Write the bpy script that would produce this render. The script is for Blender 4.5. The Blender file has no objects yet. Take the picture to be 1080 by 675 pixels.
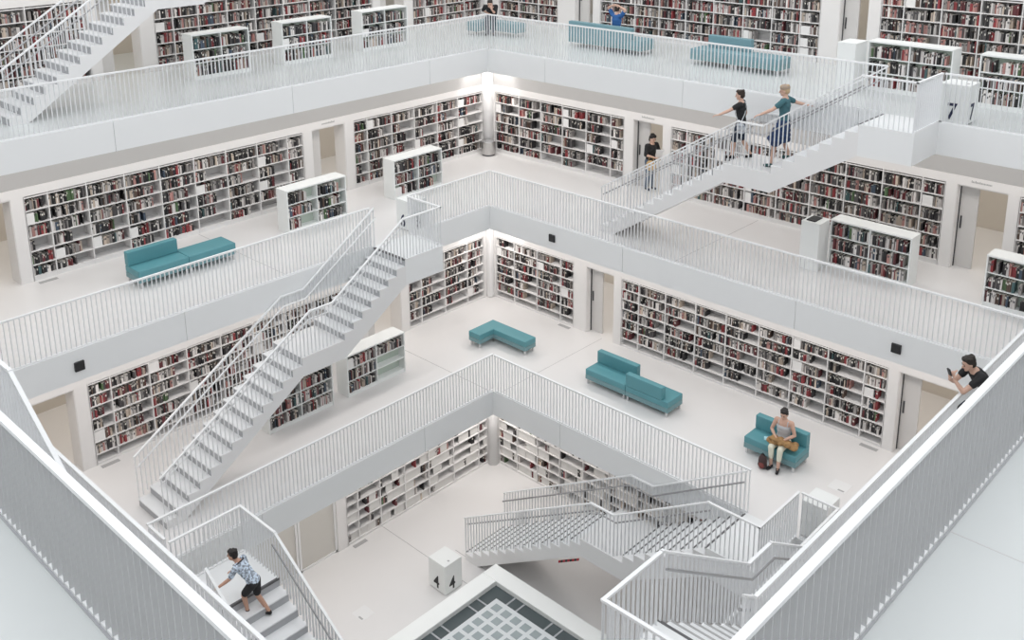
import bpy, bmesh, math, random
from mathutils import Vector, Matrix
SC = bpy.context.scene
COL = SC.collection
rnd = random.Random(7)

# ------------------------------------------------------------------ materials
def mat(name, col, rough=0.5, metal=0.0, noise=0.0, scale=6.0, emit=None, alpha=1.0, trans=0.0):
    m = bpy.data.materials.new(name); m.use_nodes = True
    nt = m.node_tree; b = nt.nodes['Principled BSDF']
    b.inputs['Base Color'].default_value = (*col, 1); b.inputs['Roughness'].default_value = rough
    b.inputs['Metallic'].default_value = metal
    if trans: b.inputs['Transmission Weight'].default_value = trans
    if noise:
        tc = nt.nodes.new('ShaderNodeTexCoord'); n = nt.nodes.new('ShaderNodeTexNoise')
        n.inputs['Scale'].default_value = scale; n.inputs['Detail'].default_value = 4
        r = nt.nodes.new('ShaderNodeValToRGB')
        r.color_ramp.elements[0].color = (*[c*(1-noise) for c in col], 1)
        r.color_ramp.elements[1].color = (*[min(1, c*(1+noise)) for c in col], 1)
        nt.links.new(tc.outputs['Object'], n.inputs['Vector']); nt.links.new(n.outputs['Fac'], r.inputs['Fac'])
        nt.links.new(r.outputs['Color'], b.inputs['Base Color'])
    if emit:
        b.inputs['Emission Color'].default_value = (*emit[0], 1); b.inputs['Emission Strength'].default_value = emit[1]
    return m
M = {}
M['white'] = mat('white_paint', (.80, .80, .80), .45, noise=.015, scale=1.5)
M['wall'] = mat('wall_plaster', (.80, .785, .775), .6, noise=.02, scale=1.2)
M['upper'] = mat('upper_wall_shade_tint', (.47, .465, .46), .6, noise=.02, scale=1.2)  # wall plaster darkened: shade below the slab painted into the colour
M['fascia'] = mat('fascia_paint', (.83, .845, .85), .5, noise=.012, scale=.8)
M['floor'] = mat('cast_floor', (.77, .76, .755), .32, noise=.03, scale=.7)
M['rail'] = mat('rail_paint', (.86, .87, .88), .4, noise=.01)
M['bar'] = mat('baluster_paint', (.80, .815, .83), .4, noise=.01)
M['steel'] = mat('brushed_steel', (.42, .42, .43), .35, .7, noise=.05)
M['chrome'] = mat('chrome', (.72, .72, .73), .22, .9, noise=.03)
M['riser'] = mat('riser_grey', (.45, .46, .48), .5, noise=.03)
M['nosing'] = mat('dark_nosing', (.12, .12, .125), .6, noise=.1)
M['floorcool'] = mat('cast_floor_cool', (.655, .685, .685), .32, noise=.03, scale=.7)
M['tread'] = mat('tread_white', (.82, .83, .84), .45, noise=.02)
M['dark'] = mat('dark_gap', (.05, .05, .055), .7, noise=.1)
M['grey'] = mat('grey_seam', (.42, .42, .42), .6, noise=.05)
M['shelf'] = mat('shelf_white', (.80, .79, .785), .5, noise=.015)
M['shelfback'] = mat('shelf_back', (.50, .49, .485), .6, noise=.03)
M['lowcase'] = mat('low_case_white', (.83, .85, .84), .5, noise=.015)
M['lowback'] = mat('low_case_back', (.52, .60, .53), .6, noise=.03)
M['beige'] = mat('beige_panel', (.70, .655, .59), .6, noise=.03, scale=.8)
M['barnear'] = mat('baluster_shade_tint', (.53, .54, .55), .45, noise=.03)  # baluster paint darkened to imitate the shaded corridor side of the nearest railings
M['joint'] = mat('floor_joint', (.62, .62, .62), .6, noise=.03)
M['frame'] = mat('door_frame_grey', (.66, .645, .63), .5, noise=.02)
M['glass'] = mat('door_glass', (.62, .60, .56), .08, noise=.04, scale=.6)
M['tealhaze'] = mat('teal_leather_haze_tint', (.17, .31, .355), .5, noise=.06, scale=3)  # same teal leather, washed out to paint haze on the distant top gallery benches
M['teal'] = mat('teal_leather', (.095, .285, .325), .45, noise=.06, scale=3)
M['teal2'] = mat('teal_base', (.17, .30, .325), .5, noise=.05, scale=3)
M['black'] = mat('black_paint', (.02, .02, .022), .5, noise=.1)
M['navyink'] = mat('navy_ink', (.015, .02, .06), .5, noise=.1)
M['red'] = mat('red_tape', (.42, .02, .03), .5, noise=.1)
M['skydark'] = mat('skylight_dark', (.075, .095, .10), .3, noise=.25, scale=1.6)
M['skyglass'] = mat('skylight_glass', (.36, .41, .42), .15, noise=.1, scale=2.5)
M['skypanel'] = mat('skylight_panel', (.70, .73, .74), .4, noise=.02)
M['cream'] = mat('skylight_parapet', (.93, .945, .925), .5, noise=.012)
M['steelbin'] = mat('bin_steel', (.55, .54, .53), .3, .8, noise=.05)
def book_mat():
    m = bpy.data.materials.new('book_cloth'); m.use_nodes = True; nt = m.node_tree
    b = nt.nodes['Principled BSDF']; b.inputs['Roughness'].default_value = .55
    a = nt.nodes.new('ShaderNodeVertexColor'); a.layer_name = 'Col'
    nt.links.new(a.outputs['Color'], b.inputs['Base Color']); return m
M['book'] = book_mat()

# ------------------------------------------------------------------ mesh helpers
class MB:
    def __init__(s): s.v = []; s.f = []; s.mi = []; s.c = []
    def quadface(s, pts, mi=0, col=None):
        n = len(s.v); s.v += [tuple(p) for p in pts]; s.f.append(tuple(range(n, n+len(pts)))); s.mi.append(mi); s.c.append(col)
    def box(s, a, b, mi=0, cols=None):
        x0, x1 = sorted((a[0], b[0])); y0, y1 = sorted((a[1], b[1])); z0, z1 = sorted((a[2], b[2]))
        n = len(s.v)
        s.v += [(x0,y0,z0),(x1,y0,z0),(x1,y1,z0),(x0,y1,z0),(x0,y0,z1),(x1,y0,z1),(x1,y1,z1),(x0,y1,z1)]
        for i, f in enumerate(((0,3,2,1),(4,5,6,7),(0,1,5,4),(1,2,6,5),(2,3,7,6),(3,0,4,7))):
            s.f.append(tuple(n+k for k in f)); s.mi.append(mi); s.c.append(cols[i] if cols else None)
        return s
    def bar(s, p, q, w, h, mi=0):            # box swept from p to q, ends cut vertically; w across, h tall (hung under the line)
        p = Vector(p); q = Vector(q); d = q-p; hd = Vector((d.x, d.y, 0)).normalized(); sd = Vector((-hd.y, hd.x, 0))*(w/2)
        n = len(s.v); dn = Vector((0,0,-h))
        for a in (p, q): s.v += [tuple(a+sd+dn), tuple(a-sd+dn), tuple(a-sd), tuple(a+sd)]
        for f in ((0,1,2,3),(7,6,5,4),(0,4,5,1),(1,5,6,2),(2,6,7,3),(3,7,4,0)):
            s.f.append(tuple(n+k for k in f)); s.mi.append(mi); s.c.append(None)
        return s
    def tube(s, pts, r, seg=8, mi=0):
        pts = [Vector(p) for p in pts]; rings = []
        for i, p in enumerate(pts):
            d = (pts[min(i+1, len(pts)-1)]-pts[max(i-1, 0)]).normalized()
            u = d.cross(Vector((0,0,1)));  u = u.normalized() if u.length > 1e-3 else Vector((1,0,0)); w = d.cross(u)
            rr = r[i] if isinstance(r, (list, tuple)) else r
            n = len(s.v); rings.append(n)
            for k in range(seg):
                a = 2*math.pi*k/seg; s.v.append(tuple(p+(u*math.cos(a)+w*math.sin(a))*rr))
        for a, b in zip(rings, rings[1:]):
            for k in range(seg):
                s.f.append((a+k, a+(k+1) % seg, b+(k+1) % seg, b+k)); s.mi.append(mi); s.c.append(None)
        for n, rev in ((rings[0], 0), (rings[-1], 1)):
            f = tuple(range(n, n+seg)); s.f.append(f if rev else f[::-1]); s.mi.append(mi); s.c.append(None)
        return s
    def prism(s, poly, ax, a, b, mi=0, mif=None):   # poly: list of (t, z); ax 'x': t along x, extruded in y
        n = len(s.v); m = len(poly)
        for o in (a, b):
            for t, z in poly: s.v.append((t, o, z) if ax == 'x' else (o, t, z))
        s.f.append(tuple(range(n, n+m))); s.mi.append(mi); s.c.append(None)
        s.f.append(tuple(range(n+2*m-1, n+m-1, -1))); s.mi.append(mi); s.c.append(None)
        for i in range(m):
            j = (i+1) % m; s.f.append((n+i, n+m+i, n+m+j, n+j)); s.c.append(None)
            s.mi.append(mif[i] if mif else mi)
        return s
    def mesh(s, name, mats, off=(0,0,0)):
        me = bpy.data.meshes.new(name); o = Vector(off)
        me.from_pydata([tuple(Vector(v)-o) for v in s.v], [], s.f); 
        for m in (mats if isinstance(mats, (list, tuple)) else [mats]): me.materials.append(m)
        me.polygons.foreach_set('material_index', s.mi)
        if any(c is not None for c in s.c):
            ca = me.color_attributes.new('Col', 'FLOAT_COLOR', 'CORNER'); data = []
            for f, c in zip(s.f, s.c): data += [*(c or (.8,.8,.8)), 1.0]*len(f)
            ca.data.foreach_set('color', data)
        me.update()
        if s.f:
            bm = bmesh.new(); bm.from_mesh(me); bmesh.ops.recalc_face_normals(bm, faces=bm.faces); bm.to_mesh(me); bm.free()
        return me
    def build(s, name, mats, parent=None, loc=None, bevel=0):
        W = wloc(parent) if parent else Vector((0,0,0))
        off = Vector(loc) if loc is not None else W
        o = bpy.data.objects.new(name, s.mesh(name, mats, off)); COL.objects.link(o)
        if parent: o.parent = parent
        o.location = off - W
        if bevel:
            m = o.modifiers.new('bevel', 'BEVEL'); m.width = bevel; m.segments = 2
        return o
def wloc(o):
    v = Vector((0,0,0))
    while o is not None: v = v + o.location; o = o.parent
    return v
def tag(o, label=None, cat=None, group=None, kind=None):
    if label: o['label'] = label
    if cat: o['category'] = cat
    if group: o['group'] = group
    if kind: o['kind'] = kind
    return o
def thing(name, label, cat, loc, group=None):
    o = bpy.data.objects.new(name, None); COL.objects.link(o); o.location = loc; o.empty_display_size = .2
    return tag(o, label, cat, group)
def struct(name, mb, m, bevel=0): return tag(mb.build(name, m, bevel=bevel), kind='structure')

# ------------------------------------------------------------------ plan (metres; far corner of the top gallery's edge is the origin)
Z = {4: 0.0, 5: 4.0, 6: 8.0, 7: 12.0, 8: 16.0}
RH, ST = 1.04, .673
EX0 = {5: 3.99, 6: 1.78, 7: 0.0, 8: -2.42}; EX1 = {5: 13.42, 6: 15.78, 7: 18.21, 8: 21.4}
EY0 = {5: -3.99, 6: -1.78, 7: 0.0, 8: 2.42}; EY1 = {5: -13.42, 6: -15.9, 7: -18.32, 8: -21.5}
WL = {4: 1.85, 5: -.29, 6: -2.30, 7: -4.35}       # wall planes: left x, right y = -x
OUT, NX, NY = 8.4, 22.7, -22.8
CAMP = Vector((20.5568, -20.6844, 17.2112))

# floors: each level a slab ring with an opening
for k in (5, 6, 7):
    mb = MB(); z1 = Z[k]; z0 = z1-ST
    mb.box((-OUT, EY0[k]-.0, z0), (NX, OUT, z1)); mb.box((-OUT, NY, z0), (NX, EY1[k], z1))
    mb.box((-OUT, EY1[k], z0), (EX0[k], EY0[k], z1)); mb.box((EX1[k], EY1[k], z0), (NX, EY0[k], z1))
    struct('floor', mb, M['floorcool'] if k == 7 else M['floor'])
struct('floor', MB().box((-OUT, NY, -.4), (NX, OUT, 0)), M['floor'])
mb = MB(); z0, z1 = 16-ST, 16
mb.box((-OUT, EY0[8], z0), (NX, OUT, z1)); mb.box((-OUT, NY, z0), (NX, EY1[8], z1))
mb.box((-OUT, EY1[8], z0), (EX0[8], EY0[8], z1)); mb.box((EX1[8], EY1[8], z0), (NX, EY0[8], z1))
struct('ceiling', mb, M['white'])
# fascia boards along the slab edges, with joints
tn = [0]
def trim(mb, m):
    tn[0] += 1; return struct('trim_%d' % tn[0], mb, m)
SEAM = {7: [2.28, 6.85, 11.4, 15.9], 6: [6.44, 11.14], 5: [6.3, 11.0]}
SEAML = {7: [-2.31, -6.87, -11.46, -16], 6: [-6.45, -11.17], 5: [-6.39, -11]}
for k in (5, 6, 7):
    z1 = Z[k]-.0; z0 = Z[k]-ST-.004; t = .018
    for side in 'LRrl':
        mb = MB(); cuts = []
        if side == 'R': cuts = [EX0[k]]+SEAM[k]+[EX1[k]]
        if side == 'l': cuts = [EX0[k]]+SEAM[k]+[EX1[k]]
        if side == 'L': cuts = [EY0[k]]+SEAML[k]+[EY1[k]]
        if side == 'r': cuts = [EY0[k]]+SEAML[k]+[EY1[k]]
        for a, b in zip(cuts, cuts[1:]):
            s = 1 if b > a else -1; a += .007*s; b -= .007*s
            if side == 'R': mb.box((a, EY0[k]-t, z0), (b, EY0[k], z1))
            if side == 'l': mb.box((a, EY1[k]+t, z0), (b, EY1[k], z1))
            if side == 'L': mb.box((EX0[k]+t, a, z0), (EX0[k], b, z1))
            if side == 'r': mb.box((EX1[k]-t, a, z0), (EX1[k], b, z1))
        trim(mb, M['fascia'])
# thin joints in the floors
mb = MB(); z = .002
mb.box((1.85, -6.15, 0), (5.9, -6.135, z)); mb.box((4.0, -5.47, 0), (5.9, -5.455, z)); mb.box((1.85, -5.0, 3.999), (1.851, -5.0, 4))
trim(mb, M['grey'])
trim(MB().box((-.28, -4.06, 4), (3.97, -4.045, 4.002)), M['grey'])
trim(MB().box((4.2, .29, 4), (4.212, -3.95, 4.002)), M['grey'])
trim(MB().box((-2.29, -8.5, 8), (1.7, -8.49, 8.002)).box((7.9, 2.2, 8), (7.912, -1.7, 8.002)), M['grey'])
trim(MB().box((9.9, EY1[7], 12), (9.912, NY, 12.002)).box((EX1[7], -13.2, 12), (NX, -13.188, 12.002)), M['joint'])
# dark gap strip where the near top-gallery floor meets its railing
trim(MB().box((0, EY1[7]-.075, 12), (EX1[7], EY1[7]-.03, 12.006)), M['riser'])
trim(MB().box((EX1[7]+.03, EY1[7], 12), (EX1[7]+.075, 0, 12.006)), M['riser'])

# ------------------------------------------------------------------ walls
def uv(side, k):
    w = WL[k]
    if side == 'L': return lambda u, d, z: (w+d, -u, Z[k]+z)
    return lambda u, d, z: (u, -w-d, Z[k]+z)
dn = [0]
def wall(side, k, segs, uend):
    """segs: list of (kind, u0, u1); kinds solid, case, door."""
    T = uv(side, k); mb = MB(); up = MB(); H = 4-ST
    u0 = min(s[1] for s in segs); u1 = max(uend, max(s[2] for s in segs))
    mb.box(T(u0, -.5, 2.06), T(u1, 0, 2.27))
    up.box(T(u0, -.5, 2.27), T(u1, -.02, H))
    for kind, a, b in segs:
        if kind == 'solid': mb.box(T(a, -.5, 0), T(b, 0, 2.06))
        if kind == 'case': mb.box(T(a, -.5, 0), T(b, -.36, 2.06))
        if kind == 'door': door(side, k, a, b)
    e = max(s[2] for s in segs)
    if uend > e: mb.box(T(e, -.5, 0), T(uend, 0, 2.06))
    nm = 'wall_left' if side == 'L' else 'wall_right'
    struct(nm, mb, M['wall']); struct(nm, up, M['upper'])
    bk = MB().box(T(u0, -3.4, 0), T(u1, -3.3, H)); struct('wall_back_left' if side == 'L' else 'wall_back_right', bk, M['beige'])
def door(side, k, a, b):
    T = uv(side, k); dn[0] += 1; far = (side == 'L')
    # sliding leaf half drawn from its pocket, with slot and pull handle
    lo, hi = (b-.42, b) if side == 'L' else (a, a+.42)
    o = MB().box(T(lo, -.30, .0), T(hi, -.24, 2.05)).build('door_%d' % dn[0], M['frame'], loc=T((lo+hi)/2, -.27, 0)); tag(o, kind='structure')
    s = MB().box(T(hi-.03 if side == 'L' else lo, -.24, 0), T(hi if side == 'L' else lo+.03, -.20, 2.05)); s.build('door_slot', M['dark'], o)
    hx = hi-.10 if side == 'L' else lo+.07
    MB().box(T(hx, -.24, .95), T(hx+.03, -.215, 1.25)).build('door_handle', M['dark'], o)
    # jamb lining and an illegible small sign strip above
    j = MB()
    j.box(T(a, -.5, 2.03), T(b, -.02, 2.062)); j.box(T(a-.02, -.5, 0), T(a+.015, -.02, 2.03)); j.box(T(b-.015, -.5, 0), T(b+.02, -.02, 2.03))
    trim(j, M['wall'])
segsL6 = [('solid',-2.3,-2.05),('case',-2.05,3.27),('solid',3.27,3.6),('door',3.6,4.75),('solid',4.75,5.07),('case',5.07,12.69),('solid',12.69,12.98),('door',12.98,14.3)]
segsR6 = [('solid',-2.3,-1.96),('case',-1.96,3.32),('solid',3.32,3.66),('door',3.66,4.7),('solid',4.7,4.99),('case',4.99,12.57),('solid',12.57,12.84),('door',12.84,13.95),('solid',13.95,14.2),('case',14.2,18)]
segsL5 = [('solid',-.29,0),('case',0,3.09),('solid',3.09,3.4),('door',3.4,4.65),('solid',4.65,4.97),('case',4.97,12.59),('solid',12.59,12.9),('door',12.9,14.2)]
segsR5 = [('solid',-.29,-.03),('case',-.03,3.12),('solid',3.12,3.6),('door',3.6,4.6),('solid',4.6,4.88),('case',4.88,12.46),('solid',12.46,12.72),('door',12.72,14.2)]
segsL4 = [('solid',-1.85,-1.75),('solid',-1.75,2.08),('case',2.08,7.28),('solid',7.28,7.6),('glassdoor',7.6,10.0)]
segsR4 = [('solid',1.85,2.09),('case',2.09,9.6)]
segsL7 = [('solid',-4.35,-4.12),('case',-4.12,-.95),('solid',-.95,-.58),('door',-.58,.42),('solid',.42,.74),('case',.74,8.08),('solid',8.08,8.5),('door',8.5,9.6),('solid',9.6,9.9),('case',9.9,15.5)]
segsR7 = [('solid',-4.35,-3.7),('case',-3.7,-1.04),('solid',-1.04,-.3),('door',-.3,.45),('solid',.45,.76),('case',.76,8.18),('solid',8.18,8.72),('door',8.72,9.5),('solid',9.5,9.83),('case',9.83,16.4)]
for side, k, segs in (('L',6,segsL6),('R',6,segsR6),('L',5,segsL5),('R',5,segsR5),('L',4,segsL4),('R',4,segsR4),('L',7,segsL7),('R',7,segsR7)):
    wall(side, k, segs, 22.7)
# lowest floor: double glass door on the left
T = uv('L', 4); fr = MB()
for a in (7.6, 8.78, 9.95): fr.box(T(a, -.12, 0), T(a+.06, -.04, 2.06))
fr.box(T(7.6, -.12, 0), T(10, -.04, .06)); fr.box(T(7.6, -.12, 2.0), T(10, -.04, 2.06)); fr.box(T(8.7, -.12, 0), T(8.76, -.04, 2.06))
o = fr.build('door_%d' % (dn[0]+1), M['white'], loc=T(8.8, -.08, 0)); tag(o, kind='structure')
MB().box(T(7.66, -.085, .06), T(8.7, -.075, 2.0)).build('door_glass', M['glass'], o)
MB().box(T(8.84, -.085, .06), T(9.95, -.075, 2.0)).build('door_glass', M['glass'], o)
# near side closing walls (behind the photographer)
struct('wall_near_right', MB().box((NX, NY, -.3), (NX+.2, OUT, 16)), M['wall'])
struct('wall_near_left', MB().box((-OUT, NY-.2, -.3), (NX, NY, 16)), M['wall'])
# corner columns
def cyl(c, r, z0, z1, seg=24, rt=None):
    mb = MB(); mb.tube([(c[0], c[1], z0), (c[0], c[1], z1)], [r, rt or r], seg); return mb
for k, r in ((6, .19), (4, .17)):
    o = cyl((WL[k]+.10, -WL[k]-.10), r, Z[k], Z[k]+4-ST).build('column', M['white'], loc=(WL[k]+.10, -WL[k]-.10, Z[k])); tag(o, kind='structure')
    for p in o.data.polygons: p.use_smooth = len(p.vertices) == 4
for k in (5, 7):
    o = MB().box((WL[k], -WL[k], Z[k]), (WL[k]+.2, -WL[k]-.2, Z[k]+4-ST)).build('column', M['white'], bevel=.06); tag(o, kind='structure')
t = thing('waste_bin', 'round brushed steel waste bin standing against the corner column on the middle gallery', 'bin', (-1.88, 1.88, 8))
cyl((-1.88, 1.88), .23, 8.05, 8.46, 28).build('body', M['steelbin'], t); cyl((-1.88, 1.88), .24, 8.46, 8.49, 28).build('rim', M['chrome'], t)
cyl((-1.88, 1.88), .215, 8.0, 8.05, 28).build('base', M['dark'], t)
# small black emergency boxes on the fascia
for lab, a, b in (('black square box fixed to slab edge under the left end of the middle gallery railing', (1.78, -13.41, 7.54), (1.84, -13.61, 7.74)),
                  ('black square box on the slab edge right of the middle gallery far corner', (4.02, -1.78, 7.55), (4.22, -1.84, 7.75)),
                  ('black square box fixed to slab edge just above the lower gallery doorway at right', (13.29, -1.78, 7.55), (13.49, -1.84, 7.75))):
    tag(MB().box(a, b).build('emergency_box', M['black'], loc=a, bevel=.01), lab, 'box', 'black boxes on the slab edge')
# floor outlet lids
for lab, (x, y, z) in (('pale square outlet lid set in the lowest floor left of the sign 4 box', (4.05, -8.55, 0)), ('thin grey vent strip in the lowest floor before the left bookcase', (1.98, -7.0, 0)),
                       ('pale square outlet lid in the lower gallery floor between bench and right railing', (12.46, -1.77, 4)), ('grey vent strip in the lower gallery floor by the left end pillar', (-.15, -12.35, 4)),
                       ('grey vent strip in the middle gallery floor by the left end pillar', (-2.12, -12.45, 8)), ('grey vent strip in the lower gallery floor by the first doorway pillar at right', (2.9, .15, 4)),
                       ('grey vent strip in the lower gallery floor below the right end of the long bookcase', (12.25, .12, 4))):
    if 'vent' in lab:
        lx, ly = ((.12, .42) if x < 2 else (.42, .12))
        o = MB().box((x-lx/2, y-ly/2, z), (x+lx/2, y+ly/2, z+.006)).build('floor_vent', M['grey'], loc=(x, y, z)); tag(o, lab, 'vent')
    else:
        t = thing('floor_outlet', lab, 'outlet', (x, y, z))
        MB().box((x-.2, y-.2, z), (x+.2, y+.2, z+.004)).build('lid', M['white'], t); MB().box((x+.02, y-.17, z+.004), (x+.16, y-.12, z+.006)).build('flap', M['grey'], t)

# ------------------------------------------------------------------ railings
BARS = {}
def barmesh(ax, h, bm='bar'):
    key = (ax, round(h, 3), bm)
    if key not in BARS:
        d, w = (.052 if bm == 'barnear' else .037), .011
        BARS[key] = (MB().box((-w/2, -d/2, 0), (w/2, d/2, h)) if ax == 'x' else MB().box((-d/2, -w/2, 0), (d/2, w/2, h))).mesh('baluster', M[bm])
    return BARS[key]
fw = Vector((-.6710, .6939, -.2583)).normalized()
def infront(p):
    d = Vector(p)-CAMP; return d.dot(fw) > 1 and d.length
def railing(pts, parent, name='baluster', limit=100, hh=RH, grip=None, gripmat='steel', hw=.05, base=True, sp=.1, bm='bar'):
    """pts: world (x,y,zfloor) path; handrail, bars (first `limit` nearest as parts), base rail."""
    W = wloc(parent); hr = MB(); br = MB(); bars = []; nseg = 0
    for p, q in zip(pts, pts[1:]):
        P, Q = Vector(p), Vector(q); up = Vector((0, 0, hh))
        dd = (Q-P); hd = Vector((dd.x, dd.y, 0)); L = hd.length; hdn = hd.normalized()
        e = hdn*(hw/2)
        sl = dd.z/L
        nseg += 1; up = up+Vector((0,0,.0016*(nseg % 2)))
        hr.bar(P+up-e-Vector((0,0,sl*hw/2)), Q+up+e+Vector((0,0,sl*hw/2)), hw+.001*(nseg % 2), .035)
        if base and abs(dd.z) < .01: br.bar(P+Vector((0,0,.03)), Q+Vector((0,0,.03)), .05, .03)
        n = max(1, round(L/sp)); ax = 'x' if abs(hd.x) > abs(hd.y) else 'y'
        for i in range(n+1):
            if i == n and q is not pts[-1]: continue
            c = P+dd*(i/n); bars.append((c, ax))
    o = hr.build('handrail', M['rail'], parent)
    if br.f: br.build('base_rail', M['rail'], parent)
    if grip:
        mb = MB(); mb.tube([Vector(p)+Vector((grip[0], grip[1], .86)) for p in pts], .02, 6); mb.build('grip_rail', M[gripmat], parent)
    bars.sort(key=lambda b: infront(b[0]) or 1e9)
    rest = MB()
    for i, (c, ax) in enumerate(bars):
        if i < limit:
            b = bpy.data.objects.new(name, barmesh(ax, hh-.03, bm)); COL.objects.link(b); b.parent = parent; b.location = c-W
        else:
            d, w = (.0055, .0185) if ax == 'x' else (.0185, .0055)
            rest.box((c.x-d, c.y-w, c.z), (c.x+d, c.y+w, c.z+hh-.03))
    if rest.f: tag(rest.build('balusters', M[bm], parent), kind='stuff')
def rail_thing(label, pts, **kw):
    t = thing('railing', label, 'railing', pts[0]); railing(pts, t, **kw); return t
o_ = .03
def rl(k, side, a, b):
    z = Z[k]
    if side == 'L': return [(EX0[k]-o_, a, z), (EX0[k]-o_, b, z)]
    if side == 'R': return [(a, EY0[k]+o_, z), (b, EY0[k]+o_, z)]
    if side == 'l': return [(a, EY1[k]-o_, z), (b, EY1[k]-o_, z)]
    if side == 'r': return [(EX1[k]+o_, a, z), (EX1[k]+o_, b, z)]
rail_thing('white railing along the left edge of the top gallery before the three low bookcases', rl(7,'L',o_,-18.3))
rail_thing('white railing on the right edge of the top gallery, from far corner to the stair', rl(7,'R',.07,11.9))
rail_thing('white railing on the right edge of the top gallery beyond the box with the 7', rl(7,'R',13.16,18.2))
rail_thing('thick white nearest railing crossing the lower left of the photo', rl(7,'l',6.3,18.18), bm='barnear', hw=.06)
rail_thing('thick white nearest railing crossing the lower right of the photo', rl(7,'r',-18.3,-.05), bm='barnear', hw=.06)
rail_thing('white railing on the left edge of the middle gallery, far corner to stair landing', rl(6,'L',-1.75,-4.72))
rail_thing('white railing on the left edge of the middle gallery before the blue bench', rl(6,'L',-6.03,-15.88))
rail_thing('white railing along the right edge of the middle gallery below the stair with two walkers', rl(6,'R',1.85,15.75))
rail_thing('white middle gallery railing just beyond the nearest railing at lower left', rl(6,'l',1.8,15.75))
rail_thing('white middle gallery railing on which the man in the black top leans', rl(6,'r',-1.8,-11.62))
rail_thing('white railing on the left edge of the lower gallery below the long stair', rl(5,'L',-3.96,-13.44))
rail_thing('white railing on the right edge of the lower gallery before the teal double bench', rl(5,'R',4.06,11.47))
rail_thing('short white railing of the lower gallery before the white box at right', rl(5,'R',12.665,13.4)+[(13.42+o_, -9, 4)])
rail_thing('short white railing of the lower gallery at the head of the boy\'s stair', rl(5,'l',4.05,4.6))

# ------------------------------------------------------------------ staircases
def stair(label, ax, z0, a0, sgn, g, land, b_in, b_out, edge, plen, grip_out=.05, F=14, n2=8, plat=True, gripmat='steel', inner=True, strips=False, soffit=.45):
    """Climbs along ax in direction sgn from first riser a0; lateral b_in (gallery side) .. b_out (void side); platform of length plen at top to the slab edge."""
    R = 4.0/22
    def pt(a, b, z): return (a, b, z) if ax == 'x' else (b, a, z)
    base = pt(a0, (b_in+b_out)/2, z0)
    t = thing('staircase', label, 'staircase', base)
    a = a0; z = z0
    def flight(n, a, z, first):
        poly = [(a, z)]; mif = []
        for i in range(n):
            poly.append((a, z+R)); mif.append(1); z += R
            if i < n-1:
                a2 = a+sgn*g; poly.append((a2, z)); mif.append(0); a = a2
        top = (a, z)
        bz = z-soffit if first else z-ST; slope = R/g
        poly += [(a+sgn*.02, z), (a+sgn*.02, bz)]; mif += [0, 0]
        if first:
            run = (bz-z0)/slope; poly.append((a-sgn*run, z0)); mif += [0, 0]
        else:
            poly.append((poly[0][0], poly[0][1]-soffit+.002)); mif += [0, 0]
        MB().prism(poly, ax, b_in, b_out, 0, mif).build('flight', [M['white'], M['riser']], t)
        return top
    so = 1 if b_out > b_in else -1
    def treads(n, a, z):
        for i in range(n-1):
            z += R
            MB().box(pt(a-sgn*.015, b_in+so*.003, z-.022), pt(a+sgn*(g-.002), b_out-so*.003, z+.004)).build('tread', M['tread'], t)
            if strips: MB().box(pt(a-sgn*.016, b_in+so*.02, z+.003), pt(a+sgn*.016, b_out-so*.02, z+.0075)).build('nosing_strip', M['grey'] if ax == 'y' else M['nosing'], t)
            a += sgn*g
    treads(F, a0, z0); aT, zT = flight(F, a0, z0, True)
    aL = aT+sgn*land
    MB().box(pt(aT+sgn*.02, b_in, zT-soffit), pt(aL, b_out, zT+.004)).build('landing', M['white'], t)
    treads(n2, aL, zT); aE, zE = flight(n2, aL, zT, False)
    if first_tread_nosing:
        MB().box(pt(aE-sgn*.012, b_in+so*.004, zE-.04), pt(aE+sgn*.03, b_out-so*.004, zE+.007)).build('top_nosing', M['nosing'], t)
    aP = aE+sgn*plen
    MB().box(pt(aE+sgn*.02, edge, zE-ST), pt(aP, b_out, zE+.003)).build('platform', M['fascia'], t)
    so = 1 if b_out > b_in else -1
    for side, b, gs in (('out', b_out-so*.03, -so), ('in', b_in+so*.03, so)):
        if side == 'in' and not inner: continue
        r = bpy.data.objects.new('stair_railing', None); COL.objects.link(r); r.parent = t
        r.location = Vector(pt(a0, b, z0))-wloc(t)
        lo = [pt(a0-sgn*.0, b, z0+R), pt(aT+sgn*.30, b, zT+.02), pt(aL-sgn*.27, b, zT+.02), pt(aE, b, zE)]
        gv = (0, gs*.07) if ax == 'x' else (gs*.07, 0)
        if side == 'out': lo += [pt(aP-sgn*.03, b, zE)]
        path = lo
        railing(path, r, limit=60 if side == 'out' else 36, grip=None, base=False)
        mb = MB(); mb.tube([Vector(p)+Vector((gv[0], gv[1], .80)) for p in path[:4]], .019, 6); gripmat and mb.build('grip_rail', M[gripmat], r)
        if side == 'out':
            r2 = bpy.data.objects.new('platform_railing', None); COL.objects.link(r2); r2.parent = t
            r2.location = Vector(pt(aP, b, zE))-wloc(t)
            railing([pt(aP-sgn*.03, b, zE), pt(aP-sgn*.03, edge, zE)], r2, limit=20)
    return t
first_tread_nosing = True
stair('long white staircase on the left climbing from lower to middle gallery', 'y', 4, -12.65, 1, .273, 1.2, 1.84, 3.03, 1.78, 1.25, gripmat='rail')
stair('white staircase on the right with two people descending from the top gallery', 'x', 8, 5.3, 1, .273, 1.2, -.06, -1.25, 0, 1.15)
stair('white staircase at lower right climbing from the lowest floor below the warning tape', 'x', 0, 4.44, 1, .29, 1.2, -4.03, -5.53, -3.99, 1.17, strips=True)
stair('white staircase at lower left on which the boy climbs', 'x', 0, 12.95, -1, .29, 1.2, -13.38, -11.88, -13.42, 1.22)
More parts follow.
